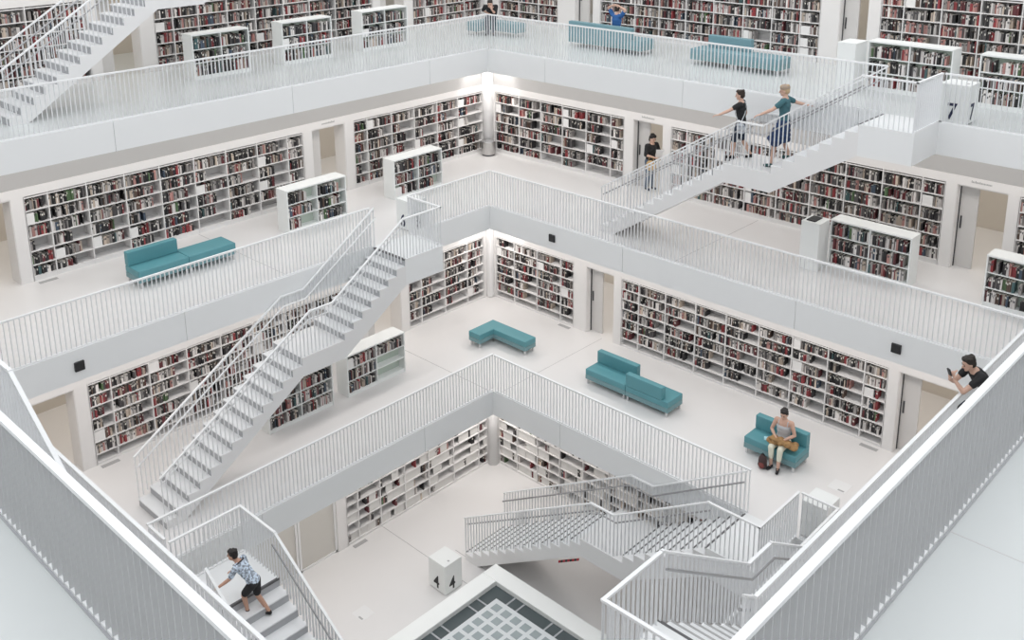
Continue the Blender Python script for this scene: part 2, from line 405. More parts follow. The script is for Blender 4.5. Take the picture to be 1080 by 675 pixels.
stair('white staircase behind the nearest railing at the bottom right of the photo', 'y', 4, -5.05, -1, .273, 1.2, 15.74, 14.53, 15.78, 1.2, strips=True)
stair('white staircase behind the nearest railing at the left margin of the photo', 'x', 8, 12.9, -1, .273, 1.2, -18.26, -17.05, -18.32, 1.2, gripmat=None)
stair('white staircase cut by the top left corner of the photo', 'y', 12, -13.15, 1, .273, 1.2, -2.36, -1.17, -2.42, 1.25)
# red and black warning tape on the underside edge of the lower right stair
tp = MB()
for i in range(9):
    x = 7.60+i*.068; z = 2.07-.45+.19+(x-7.85)*.627
    tp.bar((x, -5.542, z), (x+.06, -5.542, z+.038), .02, .06, i % 2)
tag(tp.build('warning_tape', [M['red'], M['black']], loc=(7.9, -5.545, 1.8)), 'short strip of red and black tape on the bottom edge of the lower right stair', 'tape')

# ------------------------------------------------------------------ skylight on the lowest floor
cx = 8.75; o1, o2, o3, hz = 2.82, 2.38, 2.02, .9
t = thing('skylight', 'square skylight with thick white parapet and glass grid on the lowest floor', 'skylight', (cx, -cx, 0))
mb = MB()
for s in (-1, 1):
    mb.box((cx-o1, -cx+s*o2, 0), (cx+o1, -cx+s*o1, hz)); mb.box((cx+s*o2, -cx-o2, 0), (cx+s*o1, -cx+o2, hz))
mb.build('parapet', M['cream'], t, bevel=.015)
mb = MB()
for s in (-1, 1):
    mb.box((cx-o2, -cx+s*(o3), .5), (cx+o2, -cx+s*o2, .78)); mb.box((cx+s*o3, -cx-o3, .5), (cx+s*o2, -cx+o3, .78))
mb.build('dark_border', M['skydark'], t)
mb = MB()
for s in (-1, 1):
    for q in (-1.75, -1.45, -.6, -.3, .6, .3, 1.45, 1.75):
        mb.box((cx+q-.02, -cx+s*o3, .78), (cx+q+.02, -cx+s*o2, .79)); mb.box((cx+s*o3, -cx+q-.02, .78), (cx+s*o2, -cx+q+.02, .79))
mb.build('border_divider', M['riser'], t)
MB().box((cx-o3, -cx-o3, .5), (cx+o3, -cx+o3, .84)).build('grid_panel', M['skypanel'], t)
n, pitch, sq = 13, .30, .20; gm = 0
for i in range(n):
    for j in range(n):
        x = cx+(i-(n-1)/2)*pitch; y = -cx+(j-(n-1)/2)*pitch
        if i+(n-1-j) <= 11:
            MB().box((x-sq/2, y-sq/2, .84), (x+sq/2, y+sq/2, .846)).build('glass_tile', M['skyglass'], t); gm += 1
mb = MB()
for i in range(n):
    for j in range(n):
        x = cx+(i-(n-1)/2)*pitch; y = -cx+(j-(n-1)/2)*pitch
        if i+(n-1-j) > 11: mb.box((x-sq/2, y-sq/2, .84), (x+sq/2, y+sq/2, .846))
tag(mb.build('glass_tiles', M['skyglass'], t), kind='stuff')

for lab, T, u in (('small grey lettering above the left doorway of the middle gallery', uv('L', 6), 4.18), ('small dark lettering above the right doorway of the middle gallery', uv('R', 6), 13.36), ('small grey lettering above the doorway where the reader stands', uv('R', 6), 4.18)):
    mb = MB(); x = -.22; rs = random.Random(3)
    while x < .22:
        wd = rs.uniform(.012, .03)
        mb.box(T(u+x, 0, 2.155), T(u+x+wd, .004, 2.155+rs.choice((.035, .035, .055))))
        x += wd+(.03 if rs.random() < .12 else .008)
    tag(mb.build('door_sign', M['grey'], loc=T(u, 0, 2.16)), lab, 'sign')
# ------------------------------------------------------------------ floor number boxes
def digit(ch, m, parent, org, ux, h):
    cu = bpy.data.curves.new('digit', 'FONT'); cu.body = ch; cu.size = h/.72; cu.extrude = .003; cu.align_x = 'CENTER'; cu.offset = .008
    tmp = bpy.data.objects.new('digit_tmp', cu); COL.objects.link(tmp)
    dg = bpy.context.evaluated_depsgraph_get(); me = bpy.data.meshes.new_from_object(tmp.evaluated_get(dg))
    bpy.data.objects.remove(tmp)
    me.materials.clear(); me.materials.append(m)
    ux = Vector(ux); uz = Vector((0,0,1)); un = ux.cross(uz)
    R = Matrix((ux, uz, un)).transposed().to_4x4()
    for v in me.vertices: v.co.x *= .82
    me.transform(R); o = bpy.data.objects.new('digit', me); COL.objects.link(o); o.parent = parent
    o.location = Vector(org)-wloc(parent); return o
def cube(ch, x0, x1, y0, y1, z, label, ink='navyink', h=.82, dig=True):
    t = thing('floor_number_box', label, 'sign', ((x0+x1)/2, (y0+y1)/2, z), 'floor number boxes')
    MB().box((x0, y0, z+.02), (x1, y1, z+h)).build('body', M['lowcase'], t, bevel=.008)
    MB().box((x0+.03, y0+.03, z), (x1-.03, y1-.03, z+.02)).build('plinth', M['dark'], t)
    MB().box((x1-.14, y0+.2, z+h), (x1-.09, y0+.25, z+h+.004)).build('button', M['grey'], t)
    if dig:
        digit(ch, M[ink], t, ((x0+x1)/2-.02, y0-.004, z+.10), (1,0,0), .34)
        digit(ch, M[ink], t, (x1+.004, (y0+y1)/2-.05, z+.10), (0,1,0), .34)
cube('4', 4.48, 5.07, -6.81, -6.25, 0, 'white floor box marked 4 beside the skylight', 'black')
cube('5', 12.62, 13.14, -3.88, -3.3, 4, 'plain white topped box behind the short railing of the lower gallery', dig=False)
cube('6', 1.17, 1.72, -4.66, -4.1, 8, 'white floor box marked 6 behind the landing of the long left stair')
cube('7', 13.04, 13.63, .06, .62, 12, 'white floor box marked 7 behind the top gallery railing at right')

# ------------------------------------------------------------------ benches
def rot(o, a): o.rotation_euler = (0, 0, a)
def bench(label, x, y, z, ang, L, D, back, group='teal upholstered benches'):
    TL = M['tealhaze'] if z == 12 else M['teal']
    """Local: length along X from 0, depth along Y (0 front .. D rear). back: None or list of (x0, x1, 'rear'|'front')."""
    t = thing('bench', label, 'bench', (x, y, z), group)
    def bb(name, m, a, b, bev=.02):
        mb = MB().box(a, b); o = bpy.data.objects.new(name, mb.mesh(name, m)); COL.objects.link(o); o.parent = t
        if bev:
            md = o.modifiers.new('b', 'BEVEL'); md.width = bev; md.segments = 3
        return o
    nmod = 2 if L > 1.9 else 1
    for i in range(nmod):
        a, b = L*i/nmod+.003, L*(i+1)/nmod-.003
        bb('seat', TL, (a, 0, .27), (b, D, .43)); bb('base', M['teal2'], (a, .005, .14), (b, D-.005, .27), .008)
    for bk in back or []:
        a, b, s = bk
        y0, y1 = (D-.17, D) if s == 'rear' else (0, .17)
        bb('backrest', TL, (a+.003, y0, .43), (b-.003, y1, .76))
    for i in range(nmod):
        for xx in (L*i/nmod+.06, L*(i+1)/nmod-.06):
            for yy in (.05, D-.05): bb('leg', M['chrome'], (xx-.022, yy-.022, 0), (xx+.022, yy+.022, .14), 0)
    rot(t, ang); return t
bench('teal double bench on the lower gallery with two opposed backrests', 5.5, -2.05, 4, 0, 2.6, .66, [(0, 1.3, 'rear'), (1.3, 2.42, 'front')])
bench('short teal bench with backrest on which the woman sits, lower gallery', 10.22, -2.05, 4, 0, 1.3, .66, [(0, 1.3, 'rear')])
bench('teal double bench with one backrest by the left wall of the middle gallery', -.02, -11.25, 8, math.pi/2, 2.5, .66, [(0, 1.25, 'rear')])
bench('long teal bench on the top gallery with backrest towards the railing', 1.46, 1.95, 12, 0, 2.65, .66, [(0, 2.3, 'front')])
bench('teal double bench on the top gallery with a half length rear backrest', 5.72, 1.95, 12, 0, 2.65, .66, [(.25, 1.55, 'rear')])
def lbench(label, x, y, z):
    t = thing('bench', label, 'bench', (x, y, z), 'teal upholstered benches')
    W = .45
    arms = [((0, -1.0), (W, -W)), ((0, -W), (1.68, 0))]
    poly = [(0,-1.0),(W,-1.0),(W,-W),(1.68,-W),(1.68,0),(0,0)]
    for nm, m, z0, z1 in (('seat', M['tealhaze'] if z == 12 else M['teal'], .27, .43), ('base', M['teal2'], .14, .27)):
        mb = MB(); k = len(poly)
        mb.v = [(px, py, z0) for px, py in poly]+[(px, py, z1) for px, py in poly]
        mb.f = [tuple(range(k))[::-1], tuple(range(k, 2*k))]+[(i, (i+1) % k, k+(i+1) % k, k+i) for i in range(k)]
        mb.mi = [0]*len(mb.f); mb.c = [None]*len(mb.f)
        o = bpy.data.objects.new(nm, mb.mesh(nm, m)); COL.objects.link(o); o.parent = t
        md = o.modifiers.new('b', 'BEVEL'); md.width = .02; md.segments = 3
    for px, py in ((.06,-.94),(.39,-.94),(.06,-.06),(.39,-.39),(1.62,-.06),(1.62,-.39)):
        o = bpy.data.objects.new('leg', MB().box((px-.022,py-.022,0),(px+.022,py+.022,.14)).mesh('leg', M['chrome'])); COL.objects.link(o); o.parent = t
    return t
lbench('L shaped teal bench without backrest in the corner of the lower gallery', 1.65, -1.58, 4)
lbench('L shaped teal bench in the far corner of the top gallery with a seated person', -2.35, 2.42, 12)

# ------------------------------------------------------------------ bookcases and books
BOOKS = []      # dicts: box in world, colour, where-text
PAL = [((.022,.021,.023), 'black', 33), ((.075,.07,.072), 'dark grey', 10), ((.30,.28,.27), 'grey', 13), ((.66,.63,.61), 'white', 22), ((.50,.42,.35), 'cream', 7),
       ((.27,.045,.05), 'red', 7), ((.12,.03,.035), 'dark red', 7), ((.42,.22,.20), 'pink', 4), ((.10,.065,.05), 'brown', 5), ((.06,.085,.12), 'blue', 1.6), ((.06,.12,.125), 'teal', 1), ((.10,.17,.08), 'green', .8)]
PALD = [(c, n, {'black': 20, 'dark grey': 10, 'grey': 18, 'white': 20, 'cream': 9, 'pink': 8}.get(n, w)) for c, n, w in PAL]
PALBRIGHT = [(c, n, w*(1 if n not in ('green','teal','blue') else 3.2)) for c, n, w in PAL]
ORD = ['first','second','third','fourth','fifth','sixth','seventh','eighth','ninth','tenth','eleventh','twelfth','thirteenth','fourteenth','fifteenth','sixteenth','seventeenth','eighteenth','nineteenth','twentieth']
def nth(i): return ORD[i] if i < len(ORD) else '%dth' % (i+1)
def pick(pal):
    r = rnd.random()*sum(p[2] for p in pal)
    for c, n, w in pal:
        r -= w
        if r <= 0: break
    j = .75+.5*rnd.random()
    return tuple(min(.85, x*j) for x in c), n
def fill(T, u0, u1, z0, z1, where, style, side, pal, depth=.0):
    """Books in one compartment, standing from the left as one faces the shelf."""
    H = z1-z0; W = u1-u0; fillf = rnd.betavariate(5, 1.3)
    if style == 'empty': return
    if style == 'sparse': fillf *= .5
    if style == 'dense': fillf = min(1, .85+.15*rnd.random())
    # which way is left for someone facing the shelf: L wall -> left is larger u ; R wall -> left is smaller u
    sgn = -1 if side == 'L' else 1
    u = (u1-.012) if side == 'L' else (u0+.012); used = 0; idx = 0
    lim = (W-.03)*fillf
    if style == 'display':
        while used < W-.1:
            r = rnd.random()
            if r < .27: w = min(W-used-.02, rnd.uniform(.2, .42)); c = (.70,.69,.67); nm = 'white'; h = H*.94; th = .03
            elif r < .60: used += rnd.uniform(.12, .40); continue
            else: w = rnd.uniform(.025, .07); c, nm = pick(pal); h = H*rnd.uniform(.7, .92); th = .17
            if w < .012: break
            a = u+sgn*used; b = a+sgn*w
            BOOKS.append(dict(T=T, a=a, b=b, z=z0, h=h, d0=-.03-.02*rnd.random(), d1=-.03-th, c=c, n=nm, where=where, i=idx, face=w > .1)); idx += 1; used += w+.002
        return
    if rnd.random() < .10:
        w = rnd.uniform(.16, .26); a = u; b = a+sgn*w; h = min(H*.92, rnd.uniform(.2, .27))
        BOOKS.append(dict(T=T, a=a, b=b, z=z0, h=h, d0=-.02, d1=-.06, c=(.82,.81,.80), n='white', where=where, i=idx, face=True)); idx += 1; used += w+.01
    run = None
    while used < lim:
        if run is None or run[1] <= 0: run = [pick(pal), rnd.choice((1,1,1,1,2,2)), rnd.uniform(.62, .86)]
        run[1] -= 1
        w = rnd.choice((.016,.02,.023,.027,.031,.036,.044,.052)); c, nm = run[0]; k = rnd.uniform(.85, 1.12); c = tuple(x*k for x in c)
        h = min(H*.93, H*run[2]*rnd.uniform(.92, 1.1))
        if rnd.random() < .035: used += rnd.uniform(.03, .10)
        a = u+sgn*used; b = a+sgn*w
        if used+w > W-.02: break
        BOOKS.append(dict(T=T, a=a, b=b, z=z0, h=h, d0=-.015-.05*rnd.random(), d1=-.2-.05*rnd.random(), c=c, n=nm, where=where, i=idx, face=False)); idx += 1; used += w+.0012
R6 = [.12,.40,.73,1.06,1.39,1.71,2.03]
R5 = [.06,.27,.58,.88,1.17,1.47,1.76,2.04]
R4 = [.07,.34,.62,.90,1.18,1.46,1.74,2.02]
def bookcase(side, k, bounds, rows, label, where, mode='normal'):
    T = uv(side, k); b0, b1 = min(bounds), max(bounds); bounds = sorted(bounds)
    loc = T((b0+b1)/2, -.18, 0)
    t = thing('bookcase', label, 'bookcase', loc, 'built-in white bookcases')
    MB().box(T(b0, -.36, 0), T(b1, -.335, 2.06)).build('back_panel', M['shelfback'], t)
    for u in bounds:
        MB().box(T(u-.012, -.335, 0), T(u+.012, 0, 2.06)).build('divider', M['shelf'], t)
    MB().box(T(b0, -.335, 0), T(b1, -.012, rows[0]-.024)).build('plinth', M['shelf'], t)
    for z in rows: MB().box(T(b0, -.335, z-.024), T(b1, -.004, z)).build('shelf', M['shelf'], t)
    n = len(rows)-1; nb = len(bounds)-1
    for r in range(n):
        for c in range(nb):
            u0, u1 = bounds[c]+.012, bounds[c+1]-.012
            bay = (nb-1-c) if side == 'L' else c
            row = n-1-r
            st = 'normal'; x = rnd.random()
            if mode == 'normal':
                if x < .08: st = 'sparse'
                if r == 0 and k == 5: st = 'empty'
                if r == 0 and k == 6 and x < .25: st = 'empty'
                if r == 1 and k == 5 and x < .4: st = 'sparse'
            if mode == 'display': st = 'display'
            if mode == 'dense': st = 'dense' if x > .1 else 'normal'
            fill(T, u0, u1, rows[r], rows[r+1]-.024, (where, row, bay), st, side, PALD if mode == 'dense' else PAL)
bookcase('L', 6, [-2.05,-.94,-.03,.92,1.83,2.78,3.27], R6, 'white wall bookcase left of the corner column on the middle gallery', 'middle gallery case left of column')
bookcase('L', 6, [5.07,5.58,6.55,7.5,8.43,9.38,10.3,11.24,12.15,12.69], R6, 'long white wall bookcase behind the teal bench on the middle gallery', 'middle gallery long case behind bench')
bookcase('R', 6, [-1.96,-.9,.04,.94,1.89,2.83,3.32], R6, 'white wall bookcase right of the corner column on the middle gallery', 'middle gallery case right of column')
bookcase('R', 6, [4.99,5.5,6.43,7.38,8.32,9.25,10.17,11.1,12.05,12.57], R6, 'long dense white wall bookcase under the stair with two walkers', 'middle gallery long case under stair', 'dense')
bookcase('R', 6, [14.2,14.7,15.6,16.5,17.4,18], R6, 'white wall bookcase cut by the right margin on the middle gallery', 'middle gallery case at right margin', 'dense')
bookcase('L', 5, [0,.7,1.66,2.61,3.09], R5, 'white wall bookcase left of the corner on the lower gallery', 'lower gallery case left of corner')
bookcase('L', 5, [4.97,5.45,6.4,7.35,8.3,9.23,10.15,11.13,12.07,12.59], R5, 'long white wall bookcase behind the long left stair on the lower gallery', 'lower gallery long case behind stair')
bookcase('R', 5, [-.03,.74,1.68,2.62,3.12], R5, 'white wall bookcase right of the corner on the lower gallery', 'lower gallery case right of corner')
bookcase('R', 5, [4.88,5.46,6.34,7.3,8.22,9.17,10.08,11.01,11.92,12.46], R5, 'long white wall bookcase behind the seated woman on the lower gallery', 'lower gallery long right case')
bookcase('L', 4, [2.08,2.44,3.45,4.4,5.28,6.15,6.9,7.28], R4, 'white display bookcase on the left wall of the lowest floor', 'lowest floor left case', 'display')
bookcase('R', 4, [2.09,2.82,3.6,4.45,5.3,6.18,7.1,8.0,9.0,9.6], R4, 'white display bookcase on the right wall of the lowest floor', 'lowest floor right case', 'display')
bookcase('L', 7, [-4.12,-3.3,-2.4,-1.5,-.95], R6, 'white wall bookcase left of the far corner on the top gallery', 'top gallery case left of corner', 'dense')
bookcase('L', 7, [.74,1.25,2.18,3.13,4.05,5.0,5.9,6.8,7.55,8.08], R6, 'long white wall bookcase behind the three low ones on the top gallery', 'top gallery long left case', 'dense')
bookcase('L', 7, [9.9,10.4,11.35,12.3,13.2,14.2,15.5], R6, 'white wall bookcase behind the stair in the top left corner', 'top gallery case behind corner stair', 'dense')
bookcase('R', 7, [-3.7,-2.8,-1.9,-1.04], R6, 'white wall bookcase right of the far corner on the top gallery', 'top gallery case right of corner', 'dense')
bookcase('R', 7, [.76,1.2,2.1,3.0,3.95,4.9,5.87,6.77,7.62,8.18], R6, 'long white wall bookcase behind the two teal benches on the top gallery', 'top gallery long case behind benches', 'dense')
bookcase('R', 7, [9.83,10.4,11.33,12.24,13.16,14.1,15.2,16.4], R6, 'white wall bookcase behind the box marked 7 on the top gallery', 'top gallery case behind box 7', 'dense')
# the two bookcases glimpsed in rooms behind doorways
def lowcase(label, where, x, y, z, L, faces, H=1.17, D=.48, style='normal', pal=PALBRIGHT):
    """faces 'L': open front towards +x, length along y from y; 'R': open front towards -y, length along x from x."""
    if faces == 'L': T = lambda u, d, zz: (x+d, -u, z+zz); u0, u1 = -y-L, -y
    else: T = lambda u, d, zz: (u, y-d, z+zz); u0, u1 = x, x+L
    t = thing('low_bookcase', label, 'bookcase', T((u0+u1)/2, -D/2, 0), 'low free-standing bookcases')
    MB().box(T(u0, -D, 0), T(u0+.03, 0, H-.036)).build('side_panel', M['lowcase'], t); MB().box(T(u1-.03, -D, 0), T(u1, 0, H-.036)).build('side_panel', M['lowcase'], t)
    MB().box(T(u0-.002, -D-.002, H-.035), T(u1+.002, .004, H)).build('top', M['lowcase'], t)
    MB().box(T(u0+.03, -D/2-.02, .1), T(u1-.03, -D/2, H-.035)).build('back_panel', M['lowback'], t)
    MB().box(T(u0+.03, -D, 0), T(u1-.03, -.02, .10)).build('plinth', M['lowcase'], t)
    um = (u0+u1)/2
    MB().box(T(um-.012, -D, .1), T(um+.012, -.004, H-.035)).build('divider', M['lowcase'], t)
    rows = [.10, .445, .79, H-.035]
    for zz in rows[1:3]: MB().box(T(u0+.03, -D, zz-.022), T(u1-.03, -.006, zz)).build('shelf', M['lowcase'], t)
    for r in range(3):
        for c, (a, b) in enumerate(((u0+.03, um-.012), (um+.012, u1-.03))):
            bay = (1-c) if faces == 'L' else c
            st = style
            if isinstance(style, dict): st = style.get((2-r, bay), 'normal')
            fill(T, a, b, rows[r], rows[r+1]-.022, (where, 2-r, bay), st, faces, pal)
lowcase('low white bookcase before the long case on the left, middle gallery', 'low case left on middle gallery', -.5, -6.9, 8, 1.9, 'L')
lowcase('low white bookcase nearest the corner column on the middle gallery', 'low case near corner column', -.57, -3.25, 8, 1.85, 'L')
lowcase('low white bookcase on the right of the middle gallery before the doorway', 'low case by right doorway', 10.72, .5, 8, 1.9, 'R', style='dense')
lowcase('low white bookcase cut by the right margin on the middle gallery', 'low case at right margin', 14.15, .66, 8, 1.9, 'R', style='dense')
lowcase('low white bookcase half hidden under the long left stair', 'low case under left stair', 1.53, -9.16, 4, 1.92, 'L', style='dense')
lowcase('low white bookcase with near empty right bay beside the long left stair', 'low case beside left stair', 1.53, -6.78, 4, 1.93, 'L', style={(1, 1): 'empty', (2, 1): 'empty'})
lowcase('low white bookcase nearest the corner stair, top gallery left side', 'top gallery first low case', -2.45, -8.1, 12, 1.66, 'L', style='dense')
lowcase('middle one of the three low bookcases on the left of the top gallery', 'top gallery middle low case', -2.45, -5.42, 12, 1.66, 'L', style='dense')
lowcase('low white bookcase nearest the far corner, top gallery left side', 'top gallery third low case', -2.45, -2.68, 12, 1.74, 'L', style='dense')
lowcase('low white bookcase behind the stair platform on the right of the top gallery', 'low case behind platform', 10.6, 2.0, 12, 1.95, 'R', style='dense')
lowcase('low white bookcase right of the box marked 7 on the top gallery', 'top gallery low case near box 7', 13.15, 1.9, 12, 1.9, 'R', style='dense')
# catalogue cabinets standing against two of them
for lab, x0, x1, y0, y1, z in (('white catalogue cabinet with dark keyboard beside the low case by the right doorway', 10.25, 10.7, -.02, .5, 8),
                               ('white catalogue cabinet beside the low bookcase behind the stair platform', 10.14, 10.58, 1.38, 2.0, 12)):
    t = thing('catalogue_cabinet', lab, 'cabinet', ((x0+x1)/2, (y0+y1)/2, z), 'catalogue cabinets')
    MB().box((x0, y0, z), (x1, y1, z+1.15)).build('body', M['lowcase'], t, bevel=.006); MB().box((x0, y0, z+1.15), (x1+.01, y1, z+1.17)).build('top', M['lowcase'], t)
    if z == 8: tag(MB().box((x0+.08, y0+.08, z+1.17), (x0+.3, y1-.08, z+1.195)).build('keyboard', M['black'], loc=(x0+.1, y0+.1, z+1.17)), 'black keyboard lying on the white catalogue cabinet of the middle gallery', 'keyboard')
# cases seen through doorways
for lab, T, u0, u1 in (('white bookcase seen through the left doorway of the middle gallery', uv('L', 6), 4.9, 6.4), ('white bookcase seen through the first right doorway of the lower gallery', uv('R', 5), 4.0, 5.6)):
    f = 'L' if 'left door' in lab else 'R'
    t = thing('bookcase', lab, 'bookcase', T((u0+u1)/2, -3.0, 0), 'bookcases in the rooms behind')
    T2 = (lambda T: lambda u, d, z: T(u, d-2.9, z))(T)
    MB().box(T2(u0, -.35, 0), T2(u1, -.33, 2.06)).build('back_panel', M['shelfback'], t)
    for u in (u0, (u0+u1)/2, u1): MB().box(T2(u-.015, -.33, 0), T2(u+.015, 0, 2.06)).build('divider', M['shelf'], t)
    for z in R6: MB().box(T2(u0, -.33, z-.024), T2(u1, -.004, z)).build('shelf', M['shelf'], t)
    for r in range(6):
        for c in range(2):
            a = u0+c*(u1-u0)/2+.015; fill(T2, a, a+(u1-u0)/2-.03, R6[r], R6[r+1]-.024, ('case inside %s doorway' % ('middle gallery' if f == 'L' else 'lower gallery'), 5-r, (1-c) if f == 'L' else c), 'normal', f, PAL)
# small objects on display
def ball(name, label, cat, c, r, m, sq=1):
    bm = bmesh.new(); bmesh.ops.create_uvsphere(bm, u_segments=16, v_segments=10, radius=r); me = bpy.data.meshes.new(name); bm.to_mesh(me); bm.free()
    for v in me.vertices: v.co.z *= sq
    me.materials.append(m); me.polygons.foreach_set('use_smooth', [True]*len(me.polygons))
    o = bpy.data.objects.new(name, me); COL.objects.link(o); o.location = c; return tag(o, label, cat)

# ------------------------------------------------------------------ camera and light
cam = bpy.data.cameras.new('camera'); camo = bpy.data.objects.new('camera', cam); COL.objects.link(camo)
cam.sensor_width = 36; cam.sensor_fit = 'HORIZONTAL'; cam.lens = 36*1057.979/1080
cam.shift_x = 11.7447/1080; cam.shift_y = -196.3081/1080
cam.clip_start = .1; cam.clip_end = 200
yaw, pitch, roll = math.radians(135)-.0158, .2612, -.0108
YAW, PITCH, ROLL = -0.01583, 0.26117, -0.01080
th = math.radians(135)+YAW; cp, sp = math.cos(PITCH), math.sin(PITCH)
f = Vector((math.cos(th)*cp, math.sin(th)*cp, -sp)); rt = Vector((math.sin(th), -math.cos(th), 0)); up = rt.cross(f)
cr, sr = math.cos(ROLL), math.sin(ROLL); rt2 = rt*cr+up*sr; up2 = up*cr-rt*sr
mw = Matrix((rt2, up2, -f)).transposed().to_4x4(); mw.translation = CAMP
camo.matrix_world = mw; SC.camera = camo

w = bpy.data.worlds.new('world'); SC.world = w; w.use_nodes = True
bg = w.node_tree.nodes['Background']; bg.inputs['Color'].default_value = (.965, .98, 1.0, 1); bg.inputs['Strength'].default_value = 1.25
def area(name, loc, sx, sy, power, col=(1,.95,.91), rotx=0, roty=0):
    l = bpy.data.lights.new(name, 'AREA'); l.shape = 'RECTANGLE'; l.size = sx; l.size_y = sy; l.energy = power; l.color = col
    o = bpy.data.objects.new(name, l); COL.objects.link(o); o.location = loc; o.rotation_euler = (rotx, roty, 0); return o
PW = {4: 6, 5: 7, 6: 7, 7: 6}
for k in (4, 5, 6, 7):
    zc = Z[k]+4-ST-.03; wl = WL[k]
    for d in (.95,):
        Lx = 17 - wl; 
        area('gallery_light', (wl+d, -wl-.5-9, zc), .5, 19, PW[k]*19, )
        if k > 4: area('gallery_light', (wl+.5+9, -wl-d, zc), 19, .5, PW[k]*19, )
        else: area('gallery_light', (wl+3, -wl-.7, zc), 5.5, .5, PW[k]*6, )
    # rooms behind
    area('room_light', (wl-1.9, -8, zc), 1.2, 18, PW[k]*16, (1,.93,.85)); area('room_light', (8, -wl+1.9, zc), 18, 1.2, PW[k]*16, (1,.93,.85))
for k in (5, 6):    # near side galleries
    area('gallery_light', (EX1[7]+2, -9, Z[k]+4-ST-.03), .8, 18, PW[k]*8); area('gallery_light', (9, EY1[7]-2, Z[k]+4-ST-.03), 18, .8, PW[k]*8)
for k in (4, 5, 6):    # bright downlights in the far corner
    l = bpy.data.lights.new('corner_spot', 'SPOT'); l.energy = 60; l.spot_size = 1.9; l.spot_blend = .6; l.color = (1,.97,.94)
    o = bpy.data.objects.new('corner_spot', l); COL.objects.link(o); o.location = (WL[k]+.9, -WL[k]-.9, Z[k]+4-ST-.05); o.rotation_euler = (math.radians(28), math.radians(28), 0)
SC.view_settings.view_transform = 'Standard'; SC.view_settings.look = 'None'; SC.view_settings.exposure = .21; SC.view_settings.gamma = 1

# ------------------------------------------------------------------ people
def V3(*a): return Vector(a)
class Body:
    def __init__(s): s.bm = bmesh.new()
    def ell(s, c, rx, ry, rz, R=None, sub=3):
        r = bmesh.ops.create_icosphere(s.bm, subdivisions=sub, radius=1.0)
        for v in r['verts']:
            p = Vector((v.co.x*rx, v.co.y*ry, v.co.z*rz))
            if R is not None: p = R @ p
            v.co = p+Vector(c)
        return s
    def cap(s, p, q, r0, r1, seg=14, flat=None):
        p, q = Vector(p), Vector(q); d = q-p; L = d.length
        s.ell(p, r0, r0, r0, sub=2); s.ell(q, r1, r1, r1, sub=2)
        if L < 1e-4: return s
        d.normalize(); u = d.orthogonal().normalized(); w = d.cross(u); ring = []
        for c, r in ((p, r0), (q, r1)):
            ring.append([s.bm.verts.new(c+(u*math.cos(2*math.pi*k/seg)+w*math.sin(2*math.pi*k/seg))*r) for k in range(seg)])
        for k in range(seg): s.bm.faces.new((ring[0][k], ring[0][(k+1) % seg], ring[1][(k+1) % seg], ring[1][k]))
        s.bm.faces.new(ring[0][::-1]); s.bm.faces.new(ring[1]); return s
    def chain(s, pts, rads):
        for a, b, ra, rb in zip(pts, pts[1:], rads, rads[1:]): s.cap(a, b, ra, rb)
        return s
    def out(s, name, m, parent, vox=.008, smooth=4):
        me = bpy.data.meshes.new(name); s.bm.normal_update(); s.bm.to_mesh(me); s.bm.free()
        o = bpy.data.objects.new(name, me); COL.objects.link(o)
        r = o.modifiers.new('r', 'REMESH'); r.mode = 'VOXEL'; r.voxel_size = vox
        sm = o.modifiers.new('s', 'SMOOTH'); sm.factor = .5; sm.iterations = smooth
        dg = bpy.context.evaluated_depsgraph_get(); m2 = bpy.data.meshes.new_from_object(o.evaluated_get(dg))
        o.modifiers.clear(); o.data = m2; m2.name = name; m2.materials.clear(); m2.materials.append(m)
        m2.polygons.foreach_set('use_smooth', [True]*len(m2.polygons))
        o.parent = parent; return o
SK = {'fair': mat('skin_fair', (.62, .40, .31), .55, noise=.05), 'tan': mat('skin_tan', (.56, .33, .24), .55, noise=.05)}
def cloth(name, c, n=.08, sc=9): return mat(name, c, .85, noise=n, scale=sc)
EYE = mat('eye_dark', (.03, .02, .02), .3, noise=.05); LIP = mat('lip', (.42, .16, .14), .5, noise=.05)
def frame_of(fwd, upv):
    f_ = Vector(fwd).normalized(); l = Vector(upv).cross(f_).normalized(); u = f_.cross(l)
    return Matrix((f_, l, u)).transposed()
def lerp(a, b, t): return Vector(a)*(1-t)+Vector(b)*t
def torso(bd, J, g, lo=0.0, hi=1.0, up_neck=True):
    """ellipsoid chain pelvis -> waist -> chest -> shoulders; g = growth for clothing."""
    P, W_, Ch, N = (Vector(J[k]) for k in ('pelvis', 'waist', 'chest', 'neck'))
    lat = Vector(J['shL'])-Vector(J['shR']); lat.normalize()
    sw = (Vector(J['shL'])-Vector(J['shR'])).length/2
    st = [(P, .105, .155), (lerp(P, W_, .5), .10, .145), (W_, .093, .128), (lerp(W_, Ch, .5), .105, .14), (Ch, .115, sw*.86), (lerp(Ch, N, .45), .10, sw*.84), (lerp(Ch, N, .8), .075, sw*.5)]
    st = [(c, a*J.get('fat', 1), b*J.get('fat', 1)) for c, a, b in st]
    m = len(st)-1
    for i, (c, rx, ry) in enumerate(st):
        t = i/m
        if t < lo-1e-6 or t > hi+1e-6: continue
        u = (st[min(i+1, m)][0]-st[max(i-1, 0)][0]).normalized()
        fwd = lat.cross(u).normalized(); R = Matrix((fwd, lat, u)).transposed()
        bd.ell(c, rx+g, ry+g, .095 if i < m else .06, R, 3)
        if i and (i-1)/m >= lo-1e-6:
            c0, r0, y0 = st[i-1]
            for tt in (.33, .66): bd.ell(lerp(c0, c, tt), r0*(1-tt)+rx*tt+g, y0*(1-tt)+ry*tt+g, .08, R, 2)
